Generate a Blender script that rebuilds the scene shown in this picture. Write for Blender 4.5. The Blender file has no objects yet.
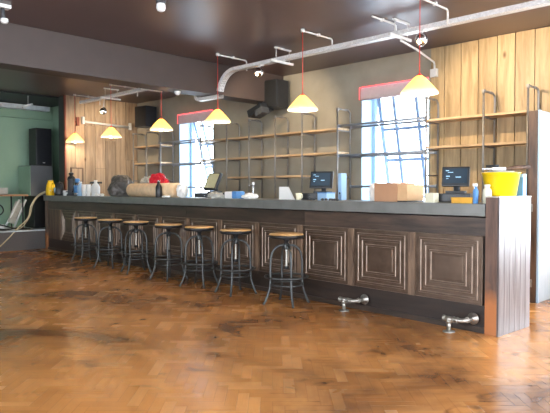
import bpy, bmesh, math, random
from mathutils import Vector, Matrix, noise
random.seed(7)
PI = math.pi
scn = bpy.context.scene
COL = scn.collection

# ---------------------------------------------------------------- materials
def srgb(r, g, b):
    def f(c):
        c /= 255.0
        return c / 12.92 if c <= 0.04045 else ((c + 0.055) / 1.055) ** 2.4
    return (f(r), f(g), f(b), 1.0)

def new_mat(name):
    m = bpy.data.materials.new(name); m.use_nodes = True
    nt = m.node_tree; b = nt.nodes['Principled BSDF']
    return m, nt, b

def N(nt, kind, **kw):
    n = nt.nodes.new(kind)
    for k, v in kw.items(): setattr(n, k, v)
    return n

def plain(name, col, rough=.5, metal=0.0, noise_amt=.15, nscale=12, bump=0.0, spec=.5):
    """one colour with a little procedural mottling"""
    m, nt, b = new_mat(name)
    tc = N(nt, 'ShaderNodeTexCoord'); nz = N(nt, 'ShaderNodeTexNoise')
    nz.inputs['Scale'].default_value = nscale; nz.inputs['Detail'].default_value = 4
    nt.links.new(tc.outputs['Object'], nz.inputs['Vector'])
    rp = N(nt, 'ShaderNodeValToRGB')
    a = 1 - noise_amt; c = 1 + noise_amt
    rp.color_ramp.elements[0].position = .3; rp.color_ramp.elements[1].position = .7
    rp.color_ramp.elements[0].color = (col[0]*a, col[1]*a, col[2]*a, 1)
    rp.color_ramp.elements[1].color = (min(1, col[0]*c), min(1, col[1]*c), min(1, col[2]*c), 1)
    nt.links.new(nz.outputs['Fac'], rp.inputs['Fac'])
    nt.links.new(rp.outputs['Color'], b.inputs['Base Color'])
    b.inputs['Roughness'].default_value = rough; b.inputs['Metallic'].default_value = metal
    b.inputs['Specular IOR Level'].default_value = spec
    if bump:
        bp = N(nt, 'ShaderNodeBump'); bp.inputs['Strength'].default_value = bump
        bp.inputs['Distance'].default_value = .02
        nt.links.new(nz.outputs['Fac'], bp.inputs['Height']); nt.links.new(bp.outputs['Normal'], b.inputs['Normal'])
    return m

def wood(name, c1, c2, stretch=(12, 12, 1.2), rough=.5, island=True, knots=False, bump=.25, vary=.35):
    """grain stretched along one axis, each board a little lighter or darker"""
    m, nt, b = new_mat(name)
    tc = N(nt, 'ShaderNodeTexCoord'); mp = N(nt, 'ShaderNodeMapping')
    mp.inputs['Scale'].default_value = stretch
    geo = N(nt, 'ShaderNodeNewGeometry'); oi = N(nt, 'ShaderNodeObjectInfo')
    add = N(nt, 'ShaderNodeMath', operation='ADD')
    nt.links.new(geo.outputs['Random Per Island'], add.inputs[0]); nt.links.new(oi.outputs['Random'], add.inputs[1])
    fr = N(nt, 'ShaderNodeMath', operation='FRACT'); nt.links.new(add.outputs[0], fr.inputs[0])
    mul = N(nt, 'ShaderNodeMath', operation='MULTIPLY'); mul.inputs[1].default_value = 37.0
    nt.links.new(fr.outputs[0], mul.inputs[0])
    cmb = N(nt, 'ShaderNodeCombineXYZ')
    for i in range(3): nt.links.new(mul.outputs[0], cmb.inputs[i])
    va = N(nt, 'ShaderNodeVectorMath', operation='ADD')
    nt.links.new(tc.outputs['Object'], mp.inputs['Vector']); nt.links.new(mp.outputs['Vector'], va.inputs[0])
    nt.links.new(cmb.outputs[0], va.inputs[1])
    nz = N(nt, 'ShaderNodeTexNoise'); nz.inputs['Scale'].default_value = 1.6
    nz.inputs['Detail'].default_value = 7; nz.inputs['Roughness'].default_value = .62; nz.inputs['Distortion'].default_value = .6
    nt.links.new(va.outputs[0], nz.inputs['Vector'])
    rp = N(nt, 'ShaderNodeValToRGB'); rp.color_ramp.elements[0].position = .33; rp.color_ramp.elements[1].position = .68
    rp.color_ramp.elements[0].color = c1; rp.color_ramp.elements[1].color = c2
    nt.links.new(nz.outputs['Fac'], rp.inputs['Fac'])
    hs = N(nt, 'ShaderNodeHueSaturation')
    mr = N(nt, 'ShaderNodeMapRange'); mr.inputs['To Min'].default_value = 1 - vary; mr.inputs['To Max'].default_value = 1 + vary
    nt.links.new(fr.outputs[0], mr.inputs['Value']); nt.links.new(mr.outputs[0], hs.inputs['Value'])
    nt.links.new(rp.outputs['Color'], hs.inputs['Color'])
    out = hs.outputs['Color']
    if knots:
        vo = N(nt, 'ShaderNodeTexVoronoi'); vo.inputs['Scale'].default_value = 2.2
        mk = N(nt, 'ShaderNodeMapping'); mk.inputs['Scale'].default_value = (1.6, 1.6, .8)
        nt.links.new(tc.outputs['Object'], mk.inputs['Vector']); nt.links.new(mk.outputs[0], vo.inputs['Vector'])
        kr = N(nt, 'ShaderNodeValToRGB'); kr.color_ramp.elements[0].position = .03; kr.color_ramp.elements[1].position = .11
        kr.color_ramp.elements[0].color = (.35, .25, .18, 1); kr.color_ramp.elements[1].color = (1, 1, 1, 1)
        nt.links.new(vo.outputs['Distance'], kr.inputs['Fac'])
        mx = N(nt, 'ShaderNodeMixRGB', blend_type='MULTIPLY'); mx.inputs['Fac'].default_value = 1
        nt.links.new(out, mx.inputs[1]); nt.links.new(kr.outputs['Color'], mx.inputs[2]); out = mx.outputs[0]
    nt.links.new(out, b.inputs['Base Color'])
    b.inputs['Roughness'].default_value = rough
    if bump:
        bp = N(nt, 'ShaderNodeBump'); bp.inputs['Strength'].default_value = bump; bp.inputs['Distance'].default_value = .01
        nt.links.new(nz.outputs['Fac'], bp.inputs['Height']); nt.links.new(bp.outputs['Normal'], b.inputs['Normal'])
    return m

def post_wood(name):
    """dark stained post, the stain worn through to orange timber near its foot"""
    m = wood(name, srgb(58, 42, 36), srgb(112, 84, 70), (8, 8, 1.0), .4, vary=.1, knots=True)
    nt = m.node_tree; b = nt.nodes['Principled BSDF']; L = nt.links.new
    src = b.inputs['Base Color'].links[0].from_socket
    tc = N(nt, 'ShaderNodeTexCoord'); sp = N(nt, 'ShaderNodeSeparateXYZ'); L(tc.outputs['Object'], sp.inputs[0])
    nz = N(nt, 'ShaderNodeTexNoise'); nz.inputs['Scale'].default_value = 6; L(tc.outputs['Object'], nz.inputs['Vector'])
    a = N(nt, 'ShaderNodeMath', operation='MULTIPLY_ADD'); a.inputs[1].default_value = .5; L(nz.outputs['Fac'], a.inputs[0]); L(sp.outputs[2], a.inputs[2])
    mr = N(nt, 'ShaderNodeMapRange'); mr.inputs['From Min'].default_value = .72; mr.inputs['From Max'].default_value = .5; L(a.outputs[0], mr.inputs['Value'])
    mx = N(nt, 'ShaderNodeMixRGB'); mx.inputs[2].default_value = srgb(176, 112, 66); L(mr.outputs[0], mx.inputs[0]); L(src, mx.inputs[1])
    L(mx.outputs[0], b.inputs['Base Color'])
    return m

def emit(name, col, strength):
    m, nt, b = new_mat(name)
    b.inputs['Base Color'].default_value = col
    b.inputs['Emission Color'].default_value = col
    b.inputs['Emission Strength'].default_value = strength
    return m

def parquet(name):
    m, nt, b = new_mat(name)
    L = nt.links.new
    tc = N(nt, 'ShaderNodeTexCoord'); mp = N(nt, 'ShaderNodeMapping')
    W = .07; n = 4
    mp.inputs['Rotation'].default_value = (0, 0, math.radians(45)); mp.inputs['Scale'].default_value = (1/W, 1/W, 1)
    L(tc.outputs['Object'], mp.inputs['Vector'])
    sp = N(nt, 'ShaderNodeSeparateXYZ'); L(mp.outputs[0], sp.inputs[0])
    def M(op, a, bb=None, c=None):
        q = N(nt, 'ShaderNodeMath', operation=op)
        for i, v in enumerate((a, bb, c)):
            if v is None: continue
            if isinstance(v, (int, float)): q.inputs[i].default_value = v
            else: L(v, q.inputs[i])
        return q.outputs[0]
    X, Y = sp.outputs[0], sp.outputs[1]
    fx, fy = M('FLOOR', X), M('FLOOR', Y); rx, ry = M('FRACT', X), M('FRACT', Y)
    k = M('FLOORED_MODULO', M('SUBTRACT', fx, fy), 2.0*n)
    hor = M('LESS_THAN', k, n - .5)                       # 1 where the block lies along x
    va = M('SUBTRACT', 2*n - 1, k)
    along = M('ADD', M('MULTIPLY', hor, M('ADD', k, rx)), M('MULTIPLY', M('SUBTRACT', 1, hor), M('ADD', va, ry)))
    across = M('ADD', M('MULTIPLY', hor, ry), M('MULTIPLY', M('SUBTRACT', 1, hor), rx))
    idx = M('ADD', M('MULTIPLY', hor, M('SUBTRACT', fx, k)), M('MULTIPLY', M('SUBTRACT', 1, hor), fx))
    idy = M('ADD', M('MULTIPLY', hor, fy), M('MULTIPLY', M('SUBTRACT', 1, hor), M('SUBTRACT', fy, va)))
    cid = N(nt, 'ShaderNodeCombineXYZ'); L(idx, cid.inputs[0]); L(idy, cid.inputs[1]); L(hor, cid.inputs[2])
    wn = N(nt, 'ShaderNodeTexWhiteNoise', noise_dimensions='3D'); L(cid.outputs[0], wn.inputs['Vector'])
    # joints
    e1 = M('MINIMUM', across, M('SUBTRACT', 1, across)); e2 = M('MINIMUM', along, M('SUBTRACT', n, along))
    e = M('MINIMUM', e1, e2)
    joint = N(nt, 'ShaderNodeMapRange'); joint.inputs['From Min'].default_value = .0; joint.inputs['From Max'].default_value = .045
    L(e, joint.inputs['Value'])
    # grain
    gv = N(nt, 'ShaderNodeCombineXYZ'); L(M('MULTIPLY', along, .35), gv.inputs[0]); L(M('MULTIPLY', across, 3.5), gv.inputs[1])
    L(M('MULTIPLY', wn.outputs['Value'], 50), gv.inputs[2])
    gn = N(nt, 'ShaderNodeTexNoise'); gn.inputs['Scale'].default_value = 1.6; gn.inputs['Detail'].default_value = 4; L(gv.outputs[0], gn.inputs['Vector'])
    rp = N(nt, 'ShaderNodeValToRGB')
    els = rp.color_ramp.elements
    els[0].position = .0; els[0].color = srgb(184, 118, 60)
    els[1].position = 1.; els[1].color = srgb(224, 164, 98)
    x = els.new(.5); x.color = srgb(206, 140, 76)
    tone = M('ADD', M('ADD', M('MULTIPLY', wn.outputs['Value'], .34), .16), M('MULTIPLY', gn.outputs['Fac'], .4))
    L(tone, rp.inputs['Fac'])
    # worn, darkened areas with shapes of their own
    st = N(nt, 'ShaderNodeTexNoise'); st.inputs['Scale'].default_value = .55; st.inputs['Detail'].default_value = 5
    st.inputs['Roughness'].default_value = .6; st.inputs['Distortion'].default_value = .8
    L(tc.outputs['Object'], st.inputs['Vector'])
    sr = N(nt, 'ShaderNodeValToRGB'); sr.color_ramp.elements[0].position = .36; sr.color_ramp.elements[1].position = .56
    sr.color_ramp.elements[0].color = srgb(112, 92, 76); sr.color_ramp.elements[1].color = (1, 1, 1, 1)
    L(st.outputs['Fac'], sr.inputs['Fac'])
    m1 = N(nt, 'ShaderNodeMixRGB', blend_type='MULTIPLY'); m1.inputs['Fac'].default_value = .85
    L(rp.outputs['Color'], m1.inputs[1]); L(sr.outputs['Color'], m1.inputs[2])
    # small dark scuffs
    s2 = N(nt, 'ShaderNodeTexNoise'); s2.inputs['Scale'].default_value = 3.2; s2.inputs['Detail'].default_value = 3; s2.inputs['Distortion'].default_value = 1.5
    L(tc.outputs['Object'], s2.inputs['Vector'])
    r2 = N(nt, 'ShaderNodeValToRGB'); r2.color_ramp.elements[0].position = .26; r2.color_ramp.elements[1].position = .38
    r2.color_ramp.elements[0].color = srgb(120, 98, 76); r2.color_ramp.elements[1].color = (1, 1, 1, 1)
    L(s2.outputs['Fac'], r2.inputs['Fac'])
    m2 = N(nt, 'ShaderNodeMixRGB', blend_type='MULTIPLY'); m2.inputs['Fac'].default_value = .8
    L(m1.outputs[0], m2.inputs[1]); L(r2.outputs['Color'], m2.inputs[2])
    m3 = N(nt, 'ShaderNodeMixRGB', blend_type='MULTIPLY'); m3.inputs['Fac'].default_value = 1
    jr = N(nt, 'ShaderNodeValToRGB'); jr.color_ramp.elements[0].color = (.72, .66, .6, 1); jr.color_ramp.elements[1].color = (1, 1, 1, 1)
    L(joint.outputs[0], jr.inputs['Fac'])
    L(m2.outputs[0], m3.inputs[1]); L(jr.outputs['Color'], m3.inputs[2])
    L(m3.outputs[0], b.inputs['Base Color'])
    # roughness: varnish worn block by block
    rr = N(nt, 'ShaderNodeMapRange'); rr.inputs['To Min'].default_value = .13; rr.inputs['To Max'].default_value = .36
    rm = M('ADD', M('MULTIPLY', wn.outputs['Value'], .45), M('MULTIPLY', st.outputs['Fac'], .55)); L(rm, rr.inputs['Value'])
    L(rr.outputs[0], b.inputs['Roughness'])
    # each block lies very slightly out of level, edges eased
    bp = N(nt, 'ShaderNodeBump'); bp.inputs['Strength'].default_value = .35; bp.inputs['Distance'].default_value = .003
    hh = M('ADD', M('MULTIPLY', joint.outputs[0], .6), M('MULTIPLY', gn.outputs['Fac'], .5))
    L(hh, bp.inputs['Height'])
    tilt = N(nt, 'ShaderNodeVectorMath', operation='SUBTRACT'); L(wn.outputs['Color'], tilt.inputs[0]); tilt.inputs[1].default_value = (.5, .5, .5)
    ts = N(nt, 'ShaderNodeVectorMath', operation='MULTIPLY'); L(tilt.outputs[0], ts.inputs[0]); ts.inputs[1].default_value = (.022, .022, 0)
    ta = N(nt, 'ShaderNodeVectorMath', operation='ADD'); L(bp.outputs[0], ta.inputs[0]); L(ts.outputs[0], ta.inputs[1])
    tn = N(nt, 'ShaderNodeVectorMath', operation='NORMALIZE'); L(ta.outputs[0], tn.inputs[0])
    L(tn.outputs[0], b.inputs['Normal'])
    b.inputs['Specular IOR Level'].default_value = .55
    return m

def galv(name, perforated=False):
    m, nt, b = new_mat(name)
    L = nt.links.new
    tc = N(nt, 'ShaderNodeTexCoord')
    vo = N(nt, 'ShaderNodeTexVoronoi'); vo.inputs['Scale'].default_value = 60; L(tc.outputs['Object'], vo.inputs['Vector'])
    rp = N(nt, 'ShaderNodeValToRGB'); rp.color_ramp.elements[0].color = srgb(196, 196, 196); rp.color_ramp.elements[1].color = srgb(226, 226, 226)
    L(vo.outputs['Color'], rp.inputs['Fac'])
    out = rp.outputs['Color']
    if perforated:
        mp = N(nt, 'ShaderNodeMapping'); mp.inputs['Scale'].default_value = (48, 34, 30); L(tc.outputs['Object'], mp.inputs['Vector'])
        sp = N(nt, 'ShaderNodeSeparateXYZ'); L(mp.outputs[0], sp.inputs[0])
        fx = N(nt, 'ShaderNodeMath', operation='FRACT'); L(sp.outputs[0], fx.inputs[0])
        fy = N(nt, 'ShaderNodeMath', operation='FRACT'); L(sp.outputs[1], fy.inputs[0])
        a = N(nt, 'ShaderNodeMath', operation='GREATER_THAN'); a.inputs[1].default_value = .5; L(fx.outputs[0], a.inputs[0])
        c = N(nt, 'ShaderNodeMath', operation='GREATER_THAN'); c.inputs[1].default_value = .62; L(fy.outputs[0], c.inputs[0])
        d = N(nt, 'ShaderNodeMath', operation='MULTIPLY'); L(a.outputs[0], d.inputs[0]); L(c.outputs[0], d.inputs[1])
        mx = N(nt, 'ShaderNodeMixRGB'); mx.inputs[2].default_value = (.25, .24, .24, 1)
        L(d.outputs[0], mx.inputs[0]); L(out, mx.inputs[1]); out = mx.outputs[0]
    L(out, b.inputs['Base Color'])
    b.inputs['Metallic'].default_value = .25; b.inputs['Roughness'].default_value = .42
    return m

def shade_glass(name):
    m, nt, b = new_mat(name)
    L = nt.links.new
    nt.nodes.remove(b)
    out = [n for n in nt.nodes if n.type == 'OUTPUT_MATERIAL'][0]
    tr = N(nt, 'ShaderNodeBsdfTranslucent'); df = N(nt, 'ShaderNodeBsdfDiffuse'); gl = N(nt, 'ShaderNodeBsdfGlossy')
    tc = N(nt, 'ShaderNodeTexCoord'); sp = N(nt, 'ShaderNodeSeparateXYZ'); L(tc.outputs['Object'], sp.inputs[0])
    mr = N(nt, 'ShaderNodeMapRange'); mr.inputs['From Min'].default_value = 0; mr.inputs['From Max'].default_value = .18
    L(sp.outputs[2], mr.inputs['Value'])
    rp = N(nt, 'ShaderNodeValToRGB')  # bulb glow put into the shade colour: whitish rim, amber top
    rp.color_ramp.elements[0].color = (1, .97, .84, 1); rp.color_ramp.elements[1].color = (.97, .68, .30, 1)
    x = rp.color_ramp.elements.new(.25); x.color = (.99, .84, .48, 1)
    L(mr.outputs[0], rp.inputs['Fac'])
    L(rp.outputs[0], tr.inputs['Color']); L(rp.outputs[0], df.inputs['Color'])
    mx = N(nt, 'ShaderNodeMixShader'); mx.inputs[0].default_value = .35
    L(tr.outputs[0], mx.inputs[1]); L(df.outputs[0], mx.inputs[2])
    gl.inputs['Roughness'].default_value = .2
    m2 = N(nt, 'ShaderNodeMixShader'); m2.inputs[0].default_value = .05
    L(mx.outputs[0], m2.inputs[1]); L(gl.outputs[0], m2.inputs[2])
    L(m2.outputs[0], out.inputs['Surface'])
    return m

def screen_mat(name):
    m, nt, b = new_mat(name)
    b.inputs['Base Color'].default_value = (.02, .03, .04, 1); b.inputs['Roughness'].default_value = .15
    b.inputs['Emission Color'].default_value = srgb(70, 96, 118); b.inputs['Emission Strength'].default_value = .16
    return m

def glass(name):
    m, nt, b = new_mat(name)
    nt.nodes.remove(b)
    out = [n for n in nt.nodes if n.type == 'OUTPUT_MATERIAL'][0]
    t = N(nt, 'ShaderNodeBsdfTransparent'); t.inputs[0].default_value = (.95, .98, 1, 1)
    g = N(nt, 'ShaderNodeBsdfGlossy'); g.inputs['Roughness'].default_value = .03
    x = N(nt, 'ShaderNodeMixShader'); x.inputs[0].default_value = .06
    nt.links.new(t.outputs[0], x.inputs[1]); nt.links.new(g.outputs[0], x.inputs[2]); nt.links.new(x.outputs[0], out.inputs[0])
    return m

def corrugated_paint(name):
    return plain(name, srgb(206, 216, 222), .45, .1, .06, 5, .05)

MT = dict(
    floor=parquet('parquet'),
    ceiling=plain('ceiling_paint', srgb(82, 64, 62), .36, 0, .06, 2, .02),
    beam=plain('beam_paint', srgb(66, 54, 50), .55, 0, .08, 4, .04),
    plaster=plain('plaster', srgb(148, 140, 124), .8, 0, .10, 3, .08),
    green=plain('green_wall', srgb(136, 164, 142), .7, 0, .06, 2, .04),
    pier=plain('dark_pier', srgb(52, 54, 52), .6, 0, .1, 4),
    booth=plain('booth_grey', srgb(98, 100, 102), .6, 0, .06, 4),
    rail=plain('rail_glare', srgb(156, 162, 172), .45, .2, .08, 20),  # window glare put into the steel colour, paler and bluer
    black=plain('black_paint', srgb(28, 28, 28), .5),
    stage=plain('stage_carpet', srgb(96, 92, 90), .9, 0, .15, 40),
    stage_edge=plain('stage_edge', srgb(205, 215, 220), .5),
    plank=wood('pine_planks', srgb(140, 116, 82), srgb(184, 158, 118), (9, 9, .9), .5, knots=True, vary=.14),
    plank_left=wood('brown_planks', srgb(134, 112, 90), srgb(182, 158, 130), (9, 9, .9), .5, knots=True, vary=.2),
    darkwood=wood('dark_wood', srgb(42, 34, 30), srgb(84, 68, 58), (1.0, 9, 9), .36, vary=.2),
    darkwood_v=wood('dark_wood_upright', srgb(58, 42, 34), srgb(118, 92, 74), (9, 9, 1.2), .4, vary=.2, knots=True),
    postwood=post_wood('post_wood'),
    stilewood=wood('worn_stile', srgb(84, 66, 54), srgb(146, 120, 98), (9, 9, 1.2), .42, vary=.15, knots=True),
    kick=wood('black_wood', srgb(30, 24, 22), srgb(58, 46, 40), (1.0, 9, 9), .4, vary=.1),
    tile=plain('pressed_tin', srgb(100, 84, 72), .3, .6, .3, 7, .05),
    tile_highlight=plain('highlight_tin', srgb(150, 132, 118), .4, .4, .3, 11),  # ridge slopes of the tin: highlights put into a lighter colour
    counter=plain('zinc_counter', srgb(122, 124, 122), .38, .35, .12, 7, .04),
    corr=wood('glare_paled_boards', srgb(74, 64, 62), srgb(126, 118, 118), (12, 12, .8), .38, vary=.12), corr2=corrugated_paint('corrugated_steel'),  # end boards: dark wood greyed paler to carry daylight glare
    cream_cap=plain('worn_edge', srgb(196, 190, 180), .5),
    shelf=wood('shelf_pine', srgb(158, 128, 94), srgb(206, 176, 138), (1.0, 9, 9), .5, vary=.12),
    pipe=plain('steel_pipe', srgb(138, 134, 130), .5, .55, .12, 20),
    fitting=plain('malleable_iron', srgb(176, 172, 164), .36, .8, .12, 20),
    stool=plain('stool_metal', srgb(74, 76, 76), .4, .6, .15, 20),
    stool_dark=plain('stool_dark_metal', srgb(48, 48, 50), .42, .6, .15, 20),
    seat=wood('seat_elm', srgb(176, 130, 78), srgb(222, 180, 122), (2, 14, 14), .4, vary=.08),
    galv=galv('galvanised'), tray=galv('perforated_galvanised', True),
    white=plain('white_plastic', srgb(224, 226, 226), .45, 0, .04),
    conduit=plain('white_conduit', srgb(206, 204, 200), .45, .1, .05),
    chrome=plain('chrome', srgb(225, 225, 228), .08, 1, .02),
    red_led=emit('red_light_strip', (1.0, .10, .11, 1), 1.1),
    blind=plain('blind_fabric', srgb(196, 178, 176), .8, 0, .05, 20),
    reveal=plain('window_reveal', srgb(168, 194, 216), .6, 0, .03),
    frame=plain('window_frame', srgb(122, 138, 162), .5, 0, .05),
    glass=glass('window_glass'),
    cord=plain('red_cord', srgb(190, 60, 48), .5),
    shade=shade_glass('lamp_shade_glass'),
    bulb=emit('bulb', (1, .84, .55, 1), 14),
    screen=screen_mat('touch_screen'), screen_off=plain('matt_screen', srgb(190, 186, 150), .25, 0, .05),
    ui=emit('screen_writing', srgb(150, 190, 215), .45),
    plastic=plain('black_plastic', srgb(34, 36, 40), .35), plastic_grey=plain('grey_plastic', srgb(66, 68, 72), .5),
    cardboard=plain('cardboard', srgb(190, 144, 110), .8, 0, .05, 6), cardboard2=plain('cardboard_end', srgb(216, 176, 132), .8, 0, .06, 14),
    tape=plain('parcel_tape', srgb(170, 130, 92), .3), roll=plain('carpet_roll', srgb(226, 196, 158), .8, 0, .12, 14, .15),
    yellow=plain('yellow_plastic', srgb(238, 206, 20), .35, 0, .03), yellow2=plain('yellow_jug', srgb(226, 186, 24), .4, 0, .05),
    ybox=plain('ochre_box', srgb(224, 168, 60), .6), blue=plain('blue_plastic', srgb(84, 140, 200), .5, 0, .06),
    paleblue=plain('pale_blue_card', srgb(150, 186, 220), .6, 0, .05), redbag=plain('red_fabric', srgb(206, 30, 52), .4, 0, .12, 9, .3),
    greybag=plain('grey_bag', srgb(88, 84, 80), .45, 0, .25, 9, .4), rag=plain('rag', srgb(170, 168, 160), .85, 0, .15, 12, .3),
    paper=plain('paper', srgb(238, 236, 232), .7, 0, .02), cream=plain('cream_block', srgb(226, 222, 196), .7, 0, .03),
    steel=plain('brushed_steel', srgb(190, 192, 196), .25, .9, .05), hose=plain('cream_cable', srgb(206, 192, 158), .6),
    table=wood('table_top', srgb(140, 104, 74), srgb(180, 140, 104), (2, 9, 9), .5, vary=.05),
    rust=plain('red_oxide', srgb(110, 52, 38), .6),
)

# ---------------------------------------------------------------- mesh helpers
class MB:
    def __init__(s): s.bm = bmesh.new()
    def box(s, x0, x1, y0, y1, z0, z1, bev=0.0, M=None):
        r = bmesh.ops.create_cube(s.bm, size=1)
        vs = r['verts']
        for v in vs:
            v.co = Vector(((x0+x1)/2 + v.co.x*(x1-x0), (y0+y1)/2 + v.co.y*(y1-y0), (z0+z1)/2 + v.co.z*(z1-z0)))
        if bev:
            es = set(e for v in vs for e in v.link_edges)
            q = bmesh.ops.bevel(s.bm, geom=list(es), offset=bev, segments=2, profile=.7, affect='EDGES')
            vs = list({v for f in q['faces'] for v in f.verts} | {v for v in vs if v.is_valid})
        if M is not None:
            vs = [v for v in vs if v.is_valid]
            bmesh.ops.transform(s.bm, matrix=M, verts=vs)
        return s
    def tube(s, pts, r, n=10, cap=True, closed=False):
        P = [Vector(p) for p in pts]; rings = []
        m = len(P); rr = r if isinstance(r, (list, tuple)) else [r]*m
        prev = None
        for i in range(m):
            if closed: t = P[(i+1) % m] - P[i-1]
            else: t = P[min(i+1, m-1)] - P[max(i-1, 0)]
            t.normalize()
            if prev is None:
                a = Vector((0, 0, 1)) if abs(t.z) < .9 else Vector((1, 0, 0))
                u = t.cross(a).normalized()
            else:
                u = (prev - t*prev.dot(t)).normalized()
            prev = u; w = t.cross(u)
            rings.append([s.bm.verts.new(P[i] + rr[i]*(math.cos(2*PI*k/n)*u + math.sin(2*PI*k/n)*w)) for k in range(n)])
        for i in range(m if closed else m-1):
            a, b = rings[i], rings[(i+1) % m]
            off = 0
            if closed and i == m-1:   # match closest start
                off = min(range(n), key=lambda o: (b[o].co - a[0].co).length)
            for k in range(n):
                s.bm.faces.new((a[k], a[(k+1) % n], b[(k+1+off) % n], b[(k+off) % n])).smooth = True
        if cap and not closed:
            s.bm.faces.new(rings[0][::-1]); s.bm.faces.new(rings[-1])
        return s
    def lathe(s, prof, n=24, o=(0, 0, 0), M=None, smooth=True):
        o = Vector(o); rings = []; new = []
        for (r, z) in prof:
            if r < 1e-5: v = s.bm.verts.new(o + Vector((0, 0, z))); rings.append([v]); new.append(v)
            else:
                q = [s.bm.verts.new(o + Vector((r*math.cos(2*PI*k/n), r*math.sin(2*PI*k/n), z))) for k in range(n)]
                rings.append(q); new += q
        for a, b in zip(rings, rings[1:]):
            for k in range(n):
                k2 = (k+1) % n
                if len(a) == 1 and len(b) == 1: continue
                if len(a) == 1: f = s.bm.faces.new((a[0], b[k2], b[k]))
                elif len(b) == 1: f = s.bm.faces.new((a[k], a[k2], b[0]))
                else: f = s.bm.faces.new((a[k], a[k2], b[k2], b[k]))
                f.smooth = smooth
        if M is not None: bmesh.ops.transform(s.bm, matrix=M, verts=new)
        return s
    def prism(s, poly, z0, z1, M=None):
        lo = [s.bm.verts.new((x, y, z0)) for x, y in poly]; hi = [s.bm.verts.new((x, y, z1)) for x, y in poly]
        n = len(poly)
        s.bm.faces.new(lo[::-1]); s.bm.faces.new(hi)
        for k in range(n): s.bm.faces.new((lo[k], lo[(k+1) % n], hi[(k+1) % n], hi[k]))
        if M is not None: bmesh.ops.transform(s.bm, matrix=M, verts=lo+hi)
        return s
    def blob(s, c, r, amp=.25, freq=3, seed=0, sub=4, flat=None):
        c = Vector(c); q = bmesh.ops.create_icosphere(s.bm, subdivisions=sub, radius=1)
        for v in q['verts']:
            d = v.co.normalized()
            k = 1 + amp*noise.noise(d*freq + Vector((seed*7.3, seed, 0))) + amp*.4*noise.noise(d*freq*3 + Vector((0, seed*3, 0)))
            p = Vector((d.x*r[0]*k, d.y*r[1]*k, d.z*r[2]*k))
            if flat is not None and p.z < -flat: p.z = -flat
            v.co = c + p
        for f in s.bm.faces: f.smooth = True
        return s
    def build(s, name, mat, parent=None, loc=None, smooth=None):
        bmesh.ops.recalc_face_normals(s.bm, faces=s.bm.faces)
        me = bpy.data.meshes.new(name); s.bm.to_mesh(me); s.bm.free()
        o = bpy.data.objects.new(name, me); COL.objects.link(o)
        if mat is not None: me.materials.append(MT[mat] if isinstance(mat, str) else mat)
        if parent is not None: o.parent = parent
        if loc is not None: o.location = loc
        return o

def tag(o, label, cat, group=None):
    o['label'] = label; o['category'] = cat
    if group: o['group'] = group
    return o
def thing(name, loc, label, cat, rz=0, group=None):
    o = bpy.data.objects.new(name, None); COL.objects.link(o); o.empty_display_size = .1
    o.location = loc; o.rotation_euler = (0, 0, rz)
    return tag(o, label, cat, group)
def structure(o): o['kind'] = 'structure'; return o
def dup(root, loc, label, rz=None, group=None):
    r = root.copy(); COL.objects.link(r); r.location = loc
    if rz is not None: r.rotation_euler = (0, 0, rz)
    r['label'] = label
    if group: r['group'] = group
    def rec(src, dst):
        for ch in list(src.children):
            c = ch.copy(); COL.objects.link(c); c.parent = dst; rec(ch, c)
    rec(root, r)
    return r

CEIL = 3.19; WY = 7.35; LX = -11.7

# ---------------------------------------------------------------- room
structure(MB().box(-13.6, 4.3, -4.3, 7.75, -.12, 0).build('floor', 'floor'))
structure(MB().box(-13.6, 4.3, -4.3, 7.75, CEIL, CEIL+.15).build('ceiling', 'ceiling'))

def wall_with_holes(mb, axis, a0, a1, t0, t1, z0, z1, holes):
    """wall along x (axis 'x') or y with rectangular openings (s0,s1,zb,zt)"""
    def put(s0, s1, b0, b1):
        if s1-s0 < 1e-4 or b1-b0 < 1e-4: return
        if axis == 'x': mb.box(s0, s1, t0, t1, b0, b1)
        else: mb.box(t0, t1, s0, s1, b0, b1)
    cur = a0
    for (s0, s1, zb, zt) in sorted(holes):
        put(cur, s0, z0, z1); put(s0, s1, z0, zb); put(s0, s1, zt, z1); cur = s1
    put(cur, a1, z0, z1)
    return mb
W_A = (-5.43, -4.27, 1.0, 2.785)      # right-hand window seen in the photo
W_B = (-10.09, -8.97, 1.0, 2.785)       # left-hand window
W_C = (-1.6, .4, .5, 2.8)              # beyond the right edge of the frame
W_D = (1.2, 3.4, .5, 2.8)
structure(wall_with_holes(MB(), 'x', -12.0, 4.3, WY, WY+.4, 0, CEIL, [W_A, W_B, W_C, W_D]).build('wall_back', 'plaster'))
RW = [(-3.2, -.6, .7, 2.8), (.3, 2.9, .7, 2.8), (3.8, 6.6, .2, 2.8)]
structure(wall_with_holes(MB(), 'y', -4.3, 7.35, 4.0, 4.3, 0, CEIL, RW).build('wall_right', 'plaster'))
FW = [(-8.5, -6.0, .9, 2.7), (-4.0, -1.2, .9, 2.7), (.4, 3.2, .9, 2.7)]
structure(wall_with_holes(MB(), 'x', -13.6, 4.0, -4.3, -4.0, 0, CEIL, FW).build('wall_front', 'plaster'))
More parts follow.
